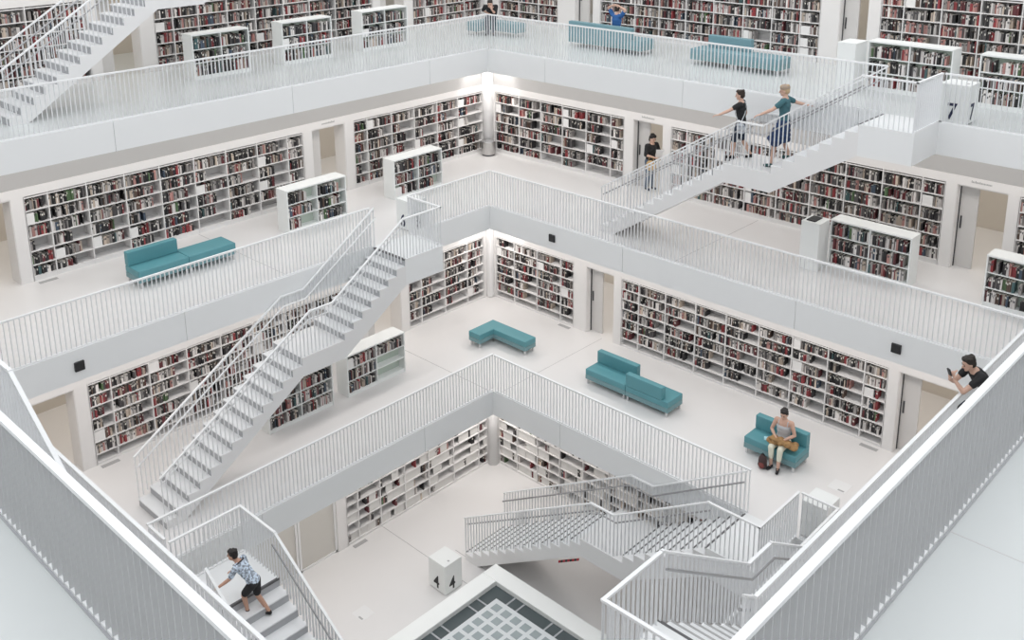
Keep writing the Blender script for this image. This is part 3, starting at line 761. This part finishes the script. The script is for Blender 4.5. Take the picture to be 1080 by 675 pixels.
def hand(bd, wr, d, palm_n, grip=.35, left=True):
    """wrist, pointing direction, palm normal; four fingers and a thumb."""
    d = Vector(d).normalized(); n = Vector(palm_n); n = (n-d*n.dot(d)).normalized(); s_ = d.cross(n)*(1 if left else -1)
    wr = Vector(wr); pc = wr+d*.05
    R = Matrix((d, s_, n)).transposed(); bd.ell(pc, .05, .04, .016, R, 3)
    for i, (off, L) in enumerate(((-.027, .078), (-.009, .088), (.009, .082), (.026, .064))):
        p = wr+d*.088+s_*off; pts = [p-d*.02, p]; dd = d.copy()
        for k in range(3):
            ang = grip*(.7+.3*k); dd = (dd*math.cos(ang)+n*math.sin(ang)).normalized(); nn = n
            pts.append(pts[-1]+dd*L*(.42, .32, .26)[k])
        bd.chain(pts, [.0095, .0095, .009, .0085, .0075])
    p = wr+d*.03-s_*.032; q = p+(d*.6-s_*.75+n*.25).normalized()*.036; e = q+(d*.9-s_*.15+n*.35).normalized()*.032
    bd.chain([p+s_*.012, p, q, e], [.013, .0125, .0105, .0085])
def person(label, loc, yaw, J, look, skin='fair', hair=(.03,.02,.018), hairlen=0, top=None, sleeve=.55, bottom=None, bottype='shorts', botlen=.8, shoe=None, scale=1.0, capc=None, lower=True):
    t = thing('person', label, 'person', loc); t.rotation_euler = (0, 0, yaw); t.scale = (scale,)*3
    J = {k: (Vector(v) if isinstance(v, tuple) else v) for k, v in J.items()}
    hc = J['head']; HF = frame_of(look, (0, 0, 1))
    b = Body()
    torso(b, J, 0)
    b.chain([lerp(J['chest'], J['neck'], .5), J['neck'], hc+HF @ V3(-.018, 0, -.07)], [.07, .055, .053])
    b.ell(hc+HF @ V3(-.008, 0, .028), .098, .077, .094, HF); b.ell(hc+HF @ V3(.018, 0, -.052), .068, .058, .066, HF)
    b.ell(hc+HF @ V3(.062, 0, -.095), .024, .026, .02, HF, 2)                                       # chin
    b.chain([hc+HF @ V3(.086, 0, .005), hc+HF @ V3(.107, 0, -.03)], [.011, .016])                     # nose
    for s in (1, -1): b.ell(hc+HF @ V3(-.008, s*.078, -.012), .02, .009, .032, HF, 2)                 # ears
    for s, k in ((1, 'L'), (-1, 'R')):
        sh, el, wr = J['sh'+k], J['el'+k], J['wr'+k]
        b.cap(lerp(J['chest'], J['neck'], .55), sh, .07, .055); b.chain([sh, lerp(sh, el, .35), el, lerp(el, wr, .3), wr], [.053, .05, .038, .039, .026])
        hd = J.get('hd'+k) or (wr-el); hn = J.get('hn'+k) or V3(0, -s, -.3)
        hand(b, wr, hd, hn, J.get('grip', .35), k == 'L')
        hip, kn, an, toe = J['hip'+k], J['kn'+k], J['an'+k], J['toe'+k]
        b.chain([lerp(J['pelvis'], hip, .6), hip, lerp(hip, kn, .5), kn, lerp(kn, an, .3), an], [.10, .088, .074, .054, .056, .036])
        b.cap(an+V3(0,0,-.03), toe, .035, .026)
    b.out('body', SK[skin], t)
    # face
    for s in (1, -1):
        e = Body().ell(hc+HF @ V3(.083, s*.032, .004), .010, .014, .008, HF, 2).out('eye', EYE, t, .004, 1)
        e = Body().chain([hc+HF @ V3(.090, s*.016, .026), hc+HF @ V3(.082, s*.048, .028)], [.005, .004]).out('eyebrow', mat('brow', hair, .8, noise=.1), t, .004, 1)
    Body().ell(hc+HF @ V3(.082, 0, -.062), .010, .024, .007, HF, 2).out('mouth', LIP, t, .004, 1)
    hb = Body(); hb.ell(hc+HF @ V3(-.026, 0, .05), .100, .088, .088, HF); hb.ell(hc+HF @ V3(-.055, 0, -.005), .065, .083, .075, HF); hb.ell(hc+HF @ V3(.035, 0, .098), .055, .065, .032, HF)
    if hairlen: hb.chain([hc+HF @ V3(-.07, 0, 0), hc+HF @ V3(-.085, 0, -hairlen)], [.075, .05])
    for i in range(14):
        a = i*2.4; hb.ell(hc+HF @ V3(-.02+.07*math.cos(a), .058*math.sin(a), .104+.01*math.sin(i*1.7)), .034, .03, .024, HF, 2)
    hb.out('hair', mat('hair', hair, .7, noise=.25, scale=40), t, .007, 3)
    if capc:
        cb = Body(); cb.ell(hc+HF @ V3(-.02, 0, .075), .112, .1, .075, HF); cb.out('headband', cloth('cap', capc), t, .008, 3)
    if top:
        tb = Body(); torso(tb, J, .014, lo=0, hi=J.get('tophi', .95))
        for k in 'LR':
            sh, el = J['sh'+k], J['el'+k]; e = lerp(sh, el, sleeve)
            if sleeve > .05: tb.cap(lerp(J['chest'], J['neck'], .5), sh, .082, .068).cap(sh, e, .068, .062)
        tb.out('top', top, t, .009, 4)
    if bottom:
        lb = Body(); torso(lb, J, .010, lo=0, hi=.34)
        if bottype == 'shorts' or bottype == 'trousers':
            for k in 'LR':
                hip, kn, an = J['hip'+k], J['kn'+k], J['an'+k]
                lb.cap(lerp(J['pelvis'], hip, .6), hip, .113, .104)
                if bottype == 'shorts': lb.cap(hip, lerp(hip, kn, botlen), .104, .086)
                else:
                    lb.cap(hip, kn, .102, .07)
                    if botlen > 0: lb.cap(kn, lerp(kn, an, botlen), .07, .056)
        else:
            mid = (J['knL']+J['knR'])/2; hipm = (J['hipL']+J['hipR'])/2
            for s in (0, .25, .5, .75, 1):
                c = lerp(hipm, mid, s*botlen); lb.ell(c, .14+.12*s, .175+.10*s, .09, None, 3)
            for k in 'LR': lb.cap(J['hip'+k], lerp(J['hip'+k], J['kn'+k], botlen), .1, .15)
        lb.out('trousers' if bottype != 'skirt' else 'skirt', bottom, t, .010, 4)
    if shoe:
        for k in 'LR':
            an, toe = J['an'+k], J['toe'+k]; d = (toe-an); d.z = 0; d.normalize(); s_ = V3(-d.y, d.x, 0)
            sb = Body(); heel = V3(an.x, an.y, an.z-.045)-d*.02
            sb.cap(heel, toe+V3(0,0,.004), .042, .034); sb.cap(an+V3(0,0,-.02), heel, .046, .042); sb.out('shoe', shoe, t, .008, 3)
    return t
def stand(lean=0.0, **kw):
    """adult about 1.68 m, feet at z=0; lean shifts the upper body forward."""
    l = lean
    J = dict(pelvis=(0,0,.90), waist=(l*.25,0,1.04), chest=(l*.6,0,1.23), neck=(l*.9,0,1.42), head=(l*1.1+.03,0,1.555),
             shL=(l*.85,.175,1.36), shR=(l*.85,-.175,1.36), elL=(l*.8,.24,1.09), elR=(l*.8,-.24,1.09), wrL=(l*.8+.08,.25,.86), wrR=(l*.8+.08,-.25,.86),
             hipL=(0,.085,.87), hipR=(0,-.085,.87), knL=(.03,.095,.47), knR=(.03,-.095,.47), anL=(-.02,.1,.085), anR=(-.02,-.1,.085), toeL=(.13,.11,.03), toeR=(.13,-.11,.03))
    J.update(kw); return J
def strap_bag(*a): pass
# 1: walker in black on the landing
c_black = cloth('black_jersey', (.018,.018,.02)); c_dark = cloth('dark_shorts', (.02,.03,.055)); c_teal = cloth('teal_jersey', (.055,.15,.175)); c_navy = cloth('navy_cotton', (.02,.045,.12))
YW = math.atan2(-.30, -.95)
zl = 8+14*4/22
p1 = person('person in black top with a cross-body strap walking on the upper stair landing', (8.92, -.68, zl+.004), YW,
    stand(.03, elR=(-.04,-.25,1.09), wrR=(.05,-.25,.86), elL=(.24,.25,1.22), wrL=(.45,.36,1.12), hdL=V3(1,.2,-.2), hnL=V3(0,0,-1),
          anL=(.16,.09,.085), toeL=(.31,.1,.03), knL=(.13,.09,.47), anR=(-.24,-.09,.12), toeR=(-.10,-.1,.03), knR=(-.02,-.09,.48)),
    (1, .05, -.10), hair=(.035,.022,.016), top=c_black, sleeve=.5, bottom=c_dark, bottype='shorts', botlen=.95, shoe=c_black, scale=.97)
b = Body(); b.chain([V3(.06,-.13,1.44), V3(.14,-.02,1.30), V3(.13,.1,1.12), V3(.04,.19,.98)], [.012]*4); b.chain([V3(.06,-.13,1.44), V3(-.08,-.06,1.36), V3(-.10,.08,1.15), V3(-.05,.19,.98)], [.012]*4)
b.out('bag_strap', cloth('pale_strap', (.55,.56,.58)), p1, .007, 1)
t = thing('shoulder_bag', 'small pale grey bag hanging at the side of the walker in black', 'bag', (9.06, -.92, zl+.68))
b = Body(); b.ell((0,0,.12), .11, .06, .13); b.ell((0,0,.05), .10, .06, .06); b.out('pouch', cloth('pale_bag', (.55,.58,.63)), t, .01, 4)
b = Body(); b.ell((-.01,-.01,.19), .112, .064, .05); b.out('flap', cloth('pale_bag_flap', (.42,.45,.50)), t, .01, 3)
# 2: walker in teal
p2 = person('fair haired person in teal top and navy skirt stepping down behind the walker in black', (9.98, -.66, zl+.186), YW,
    stand(.0, elL=(.20,.27,1.18), wrL=(.44,.34,1.06), hdL=V3(1,.2,-.35), hnL=V3(0,0,-1), elR=(-.20,-.34,1.24), wrR=(-.42,-.46,1.17), hdR=V3(-1,-.35,-.1), hnR=V3(0,0,-1),
          anL=(.20,.09,-.09), toeL=(.34,.1,-.15), knL=(.15,.09,.42), anR=(-.14,-.09,.09), toeR=(0,-.1,.03), knR=(.03,-.09,.48)),
    (1, .1, -.12), hair=(.50,.36,.22), top=c_teal, sleeve=.6, bottom=c_navy, bottype='skirt', botlen=.95, shoe=cloth('dark_teal_shoe', (.03,.09,.09)), scale=1.02, capc=(.36,.28,.22))
# 3: seated woman
sx, sy, sz = 11.03, -1.72, 4.0
J3 = dict(pelvis=(0,0,.54), waist=(-.01,0,.68), chest=(.0,0,.87), neck=(.02,0,1.06), head=(.055,0,1.185), shL=(.01,.175,1.0), shR=(.01,-.175,1.0),
    elL=(.04,.27,.74), elR=(.04,-.27,.74), wrL=(.25,.10,.66), wrR=(.25,-.08,.66), hdL=V3(.5,-.7,0), hdR=V3(.5,.7,0), hnL=V3(0,0,-1), hnR=V3(0,0,-1), grip=.5,
    hipL=(.03,.095,.52), hipR=(.03,-.095,.52), knL=(.46,.11,.53), knR=(.46,-.10,.53), anL=(.50,.10,.085), anR=(.43,-.09,.085), toeL=(.63,.13,.03), toeR=(.57,-.12,.03), fat=1.08, tophi=.72)
p3 = person('woman with short black hair in grey camisole sitting on the short teal bench', (sx, sy, sz), math.atan2(-.97, .12), J3, (1, -.02, -.25), skin='fair', hair=(.015,.012,.012),
    top=cloth('grey_camisole', (.55,.57,.60)), sleeve=0.0, bottom=cloth('cream_trousers', (.74,.74,.62)), bottype='trousers', botlen=.55, shoe=c_black)
b = Body(); [b.chain([V3(.10, s*.10, .90), V3(.07, s*.105, 1.02), V3(-.02, s*.105, 1.05)], [.011]*3) for s in (1, -1)]; b.out('straps', cloth('camisole_strap', (.55,.57,.60)), p3, .006, 1)
c_gold = cloth('golden_jacket', (.34,.20,.085), .5, 16)
t = thing('jacket', 'golden brown jacket lying on the lap of the seated woman and the bench', 'jacket', (11.08, -2.02, 4.62))
b = Body()
for i in range(13): b.ell(V3(-.20+.045*i, .08*math.sin(i*1.9)-.02+.012*i, -.01-.05*(i > 8)*(i-8)/4+.035*math.sin(i*2.3)), .085, .11, .06)
b.out('cloth', c_gold, t, .011, 3)
b = Body(); b.chain([V3(-.20,-.06,.05), V3(-.05,-.10,.07), V3(.08,-.05,.06), V3(.2,-.08,.04)], [.03,.036,.036,.03]); b.out('sleeve', cloth('golden_sleeve', (.30,.18,.075), .4, 14), t, .01, 3)
t = thing('backpack', 'dark red and black backpack on the floor by the seated woman', 'bag', (10.86, -2.30, 4.0))
b = Body(); b.ell((0,0,.17), .10, .09, .17); b.ell((0,0,.08), .11, .09, .08); b.out('body', cloth('dark_bag', (.06,.035,.035)), t, .01, 3)
b = Body(); b.ell((.01,-.07,.10), .07, .05, .08); b.out('pocket', cloth('red_bag', (.18,.05,.045)), t, .01, 3)
b = Body(); b.chain([V3(-.05,.0,.32), V3(0,0,.37), V3(.05,0,.32)], [.012]*3); b.out('handle', c_black, t, .007, 1)
t = thing('magazine', 'pale blue and white magazine lying on the short teal bench', 'magazine', (10.70, -1.78, 4.43))
o = bpy.data.objects.new('pages', MB().box((-.10,-.07,0),(.10,.07,.008)).mesh('pages', M['white'])); COL.objects.link(o); o.parent = t; o.rotation_euler = (0,0,.5)
o = bpy.data.objects.new('cover', MB().box((-.102,-.072,.008),(.102,.072,.011)).mesh('cover', mat('pale_blue_cover', (.42,.66,.74), .5, noise=.2, scale=8))); COL.objects.link(o); o.parent = t; o.rotation_euler = (0,0,.5)
# 4: boy climbing the lower left stair
c_pat = mat('patterned_shirt', (.46,.53,.62), .85, noise=.48, scale=22)
for e_, p_ in zip([n for n in c_pat.node_tree.nodes if n.type == 'VALTORGB'][0].color_ramp.elements, (.44, .56)): e_.position = p_
J4 = dict(pelvis=(.02,0,.86), waist=(.10,0,.98), chest=(.24,0,1.14), neck=(.36,0,1.30), head=(.46,0,1.41), shL=(.31,.165,1.25), shR=(.31,-.165,1.25),
    elL=(.42,.25,1.03), wrL=(.62,.40,.90), hdL=V3(.8,.5,-.3), hnL=V3(0,0,-1), elR=(.30,-.25,1.0), wrR=(.50,-.12,.92), hdR=V3(1,.3,0), hnR=V3(0,0,-1),
    hipL=(.02,.085,.84), hipR=(.02,-.085,.84), knL=(.22,.10,.57), anL=(.16,.10,.21), toeL=(.31,.11,.155), knR=(.02,-.10,.45), anR=(-.22,-.10,.10), toeR=(-.08,-.11,.03))
p4 = person('boy in pale blue patterned shirt and black shorts climbing the lower left stair', (6.16, -12.53, 4-2*4/22+.004), math.atan2(-.5, -.86), J4, (1, .12, -.08), skin='tan', hair=(.015,.012,.012),
    top=c_pat, sleeve=.75, bottom=c_black, bottype='shorts', botlen=.8, shoe=c_black, scale=.90)
b = Body(); b.chain([V3(.30,.13,1.29), V3(.42,.06,1.22), V3(.40,-.03,1.08)], [.014]*3); b.chain([V3(.30,-.13,1.30), V3(.22,.0,1.36), V3(.30,.13,1.31)], [.014]*3); b.out('strap', c_black, p4, .008, 1)
# 5: man leaning on the railing at the right
ang = math.atan2(-.76, -.65)
J5 = dict(pelvis=(-.10,0,.93), waist=(-.03,0,1.06), chest=(.12,0,1.23), neck=(.25,0,1.39), head=(.335,0,1.485), shL=(.20,.18,1.33), shR=(.20,-.18,1.33),
    elL=(.47,.16,1.08), wrL=(.575,.05,1.25), hdL=V3(.05,-.25,1), hnL=V3(-1,0,.2), elR=(.42,-.20,1.08), wrR=(.59,-.05,1.20), hdR=V3(.1,.2,1), hnR=V3(-1,0,.2), grip=.6,
    hipL=(-.10,.09,.90), hipR=(-.10,-.09,.90), knL=(.10,.11,.60), anL=(-.06,.11,.085), toeL=(.09,.12,.03), knR=(-.05,-.10,.49), anR=(-.18,-.10,.085), toeR=(-.03,-.11,.03))
p5 = person('dark haired man in black top leaning his elbow on the middle gallery railing', (16.04, -4.92, 8.004), ang, J5, (1, -.05, -.30), skin='fair', hair=(.02,.015,.012),
    top=c_black, sleeve=.5, bottom=cloth('khaki_shorts', (.42,.37,.29)), bottype='shorts', botlen=.95, shoe=c_black, scale=1.0)
t = thing('camera_phone', 'small black phone held up by the man leaning on the railing', 'phone', (15.635, -5.40, 9.33))
o = MB().box((-.012,-.04,-.02),(.012,.04,.09)).mesh('case', M['black']); ob = bpy.data.objects.new('case', o); COL.objects.link(ob); ob.parent = t; ob.rotation_euler = (.2, .3, ang)
o = MB().box((-.014,-.034,-.01),(-.012,.034,.08)).mesh('screen', M['grey']); ob = bpy.data.objects.new('screen', o); COL.objects.link(ob); ob.parent = t; ob.rotation_euler = (.2, .3, ang)
t = thing('hand_bag', 'small black bag hanging below the elbow of the man at the railing', 'bag', (15.97, -5.62, 8.86))
b = Body(); b.ell((0,0,.06), .10, .10, .10); b.ell((.02,.03,.0), .08, .09, .07); b.out('pouch', c_black, t, .01, 3)
b = Body(); b.chain([V3(-.07,0,.12), V3(0,0,.22), V3(.07,0,.12)], [.01]*3); b.out('strap', c_dark, t, .007, 1)
# 6: seated in the far corner, 7: seated with hands behind the head, 8: reader in the doorway
J6 = dict(J3); J6.update(fat=1.0, tophi=.95, elL=(.40,.16,.68), wrL=(.50,.06,.83), hdL=V3(-.1,-.1,1), hnL=V3(-1,0,0), waist=(.08,0,.66), chest=(.21,0,.80), neck=(.32,0,.92), head=(.40,0,.985), shL=(.26,.175,.89), shR=(.26,-.175,.89))
person('person in black seated on the corner bench of the top gallery, chin on hand', (-1.98, 2.22, 12), math.atan2(-.8, .6), J6, (1, .1, -.35), hair=(.02,.014,.012), top=c_black, sleeve=.95, bottom=c_dark, bottype='trousers', botlen=.95, shoe=c_black)
J7 = dict(J3); J7.update(fat=1.0, tophi=.95, elL=(.0,.34,1.19), wrL=(-.04,.13,1.29), hdL=V3(-.2,-1,.1), hnL=V3(1,0,0), elR=(.0,-.34,1.19), wrR=(-.04,-.13,1.29), hdR=V3(-.2,1,.1), hnR=V3(1,0,0))
person('person in blue top seated with hands behind the head, back to the railing', (2.92, 2.38, 12), math.pi/2-.15, J7, (1, 0, -.1), hair=(.03,.02,.016), top=cloth('royal_blue', (.03,.12,.34)), sleeve=.6, bottom=c_navy, bottype='trousers', botlen=.95, shoe=c_black)
p8 = person('person in black reading a white sheet in the doorway by the corner bookcases', (4.20, 2.44, 8.0), math.atan2(-.25, .95),
    stand(.05, elL=(.08,.26,1.10), elR=(.08,-.24,1.10), wrL=(.32,.12,1.08), wrR=(.32,-.12,1.06), hdL=V3(1,-.1,0), hdR=V3(1,.1,0), hnL=V3(0,0,1), hnR=V3(0,0,1)), (1, 0, -.4), hair=(.012,.01,.01), hairlen=.1,
    top=c_black, sleeve=.98, bottom=cloth('faded_jeans', (.10,.14,.20)), bottype='trousers', botlen=.95, shoe=c_dark)
t = thing('paper_sheet', 'white sheet held by the reader in the doorway', 'paper', (4.68, 2.32, 9.2))
o = bpy.data.objects.new('sheet', MB().box((-.006,-.17,-.14),(.006,.17,.16)).mesh('sheet', M['white'])); COL.objects.link(o); o.parent = t; o.rotation_euler = (0, .5, -.9)
t = thing('tote_bag', 'tan tote bag carried by the reader in the doorway', 'bag', (4.47, 2.10, 8.70))
b = Body(); b.ell((0,0,.16), .17, .07, .15); b.ell((0,0,.08), .19, .08, .09); b.out('pouch', cloth('tan_canvas', (.52,.36,.18)), t, .012, 4)
b = Body(); b.chain([V3(-.1,0,.28), V3(-.06,0,.40), V3(.06,0,.40), V3(.1,0,.28)], [.011]*4); b.out('handle', cloth('tan_handle', (.36,.24,.12)), t, .007, 1)

# ------------------------------------------------------------------ books: the 300 largest in view as individuals, the rest as one
from mathutils.bvhtree import BVHTree
def book_box(B):
    p = B['T'](B['a'], B['d0'], B['z']); q = B['T'](B['b'], B['d1'], B['z']+B['h']); return Vector(p), Vector(q)
def book_cols(B, p, q):
    c = B['c']; pg = (.66, .63, .58) if not B['face'] else c
    if B['n'] in ('black',) and rnd.random() < .45: pg = (.25, .24, .23)
    return [c, pg, c, c, c, c]
def book_mb(B, mb):
    p, q = book_box(B); lo = Vector((min(p.x,q.x), min(p.y,q.y), p.z)); hi = Vector((max(p.x,q.x), max(p.y,q.y), q.z))
    c = B['c']; cols = book_cols(B, p, q)
    mb.box(lo, hi, 0, cols)
    if not B['face'] and B['h'] > .16:      # title band on the spine
        lum = sum(c)/3; bc = (.7,.68,.62) if lum < .12 else (.06,.06,.07)
        if rnd.random() < .5:
            T = B['T']; a, b = sorted((B['a'], B['b'])); z = B['z']+B['h']*rnd.uniform(.45, .75)
            r = (b-a)*.18
            pts = [T(a+r, B['d0']+.0012, z), T(b-r, B['d0']+.0012, z), T(b-r, B['d0']+.0012, z+.045), T(a+r, B['d0']+.0012, z+.045)]
            mb.quadface(pts, 0, bc)
    return mb
bpy.context.view_layer.update()
dg = bpy.context.evaluated_depsgraph_get()
tanx = 540/1057.979
cand = []
for i, B in enumerate(BOOKS):
    p, q = book_box(B); c = B['T']((B['a']+B['b'])/2, B['d0']+.01, B['z']+B['h']*.6); c = Vector(c)
    d = c-CAMP; zz = d.dot(f); px = 528.26+1057.979*d.dot(rt2)/zz; py = 141.19-1057.979*d.dot(up2)/zz
    if not (3 < px < 1077 and 3 < py < 672): continue
    side = Vector((B['T'](0,1,0)))-Vector((B['T'](0,0,0))); cosv = max(0, -d.normalized().dot(side.normalized()))
    cand.append((abs(B['a']-B['b'])*B['h']*cosv/d.length_squared, i, c))
cand.sort(reverse=True)
solo = []
for s, i, c in cand:
    if len(solo) >= 300: break
    B = BOOKS[i]; ok = True
    for fr in (.35, .6, .85):
        c2 = Vector(B['T']((B['a']+B['b'])/2, B['d0']+.004, B['z']+B['h']*fr)); d = c2-CAMP
        hit = SC.ray_cast(dg, CAMP, d.normalized(), distance=d.length-.01)
        if hit[0]: ok = False; break
    if ok: solo.append(i)
mass = MB(); ss = set(solo)
for i, B in enumerate(BOOKS):
    if i in ss:
        wh, row, bay = B['where']
        p, q = book_box(B); loc = ((p.x+q.x)/2, (p.y+q.y)/2, min(p.z, q.z))
        o = book_mb(B, MB()).build('book', M['book'], loc=loc)
        lab = '%s %s %s from left, %s shelf %s bay, %s' % (B['n'], 'cover' if B['face'] else 'book', nth(B['i']), nth(row), nth(bay), wh)
        if len(lab.split()) > 16: lab = lab.replace('dark grey', 'grey').replace('dark red', 'red')
        if len(lab.split()) > 16: lab = lab.replace(' from left,', ',')
        tag(o, lab, 'book', 'books on the shelves')
    else: book_mb(B, mass)
tag(mass.build('books', M['book']), 'remaining rows of small books on all the shelves', 'books', kind='stuff')
print('BOOKS', len(BOOKS), 'solo', len(solo), 'objects', len(bpy.data.objects))
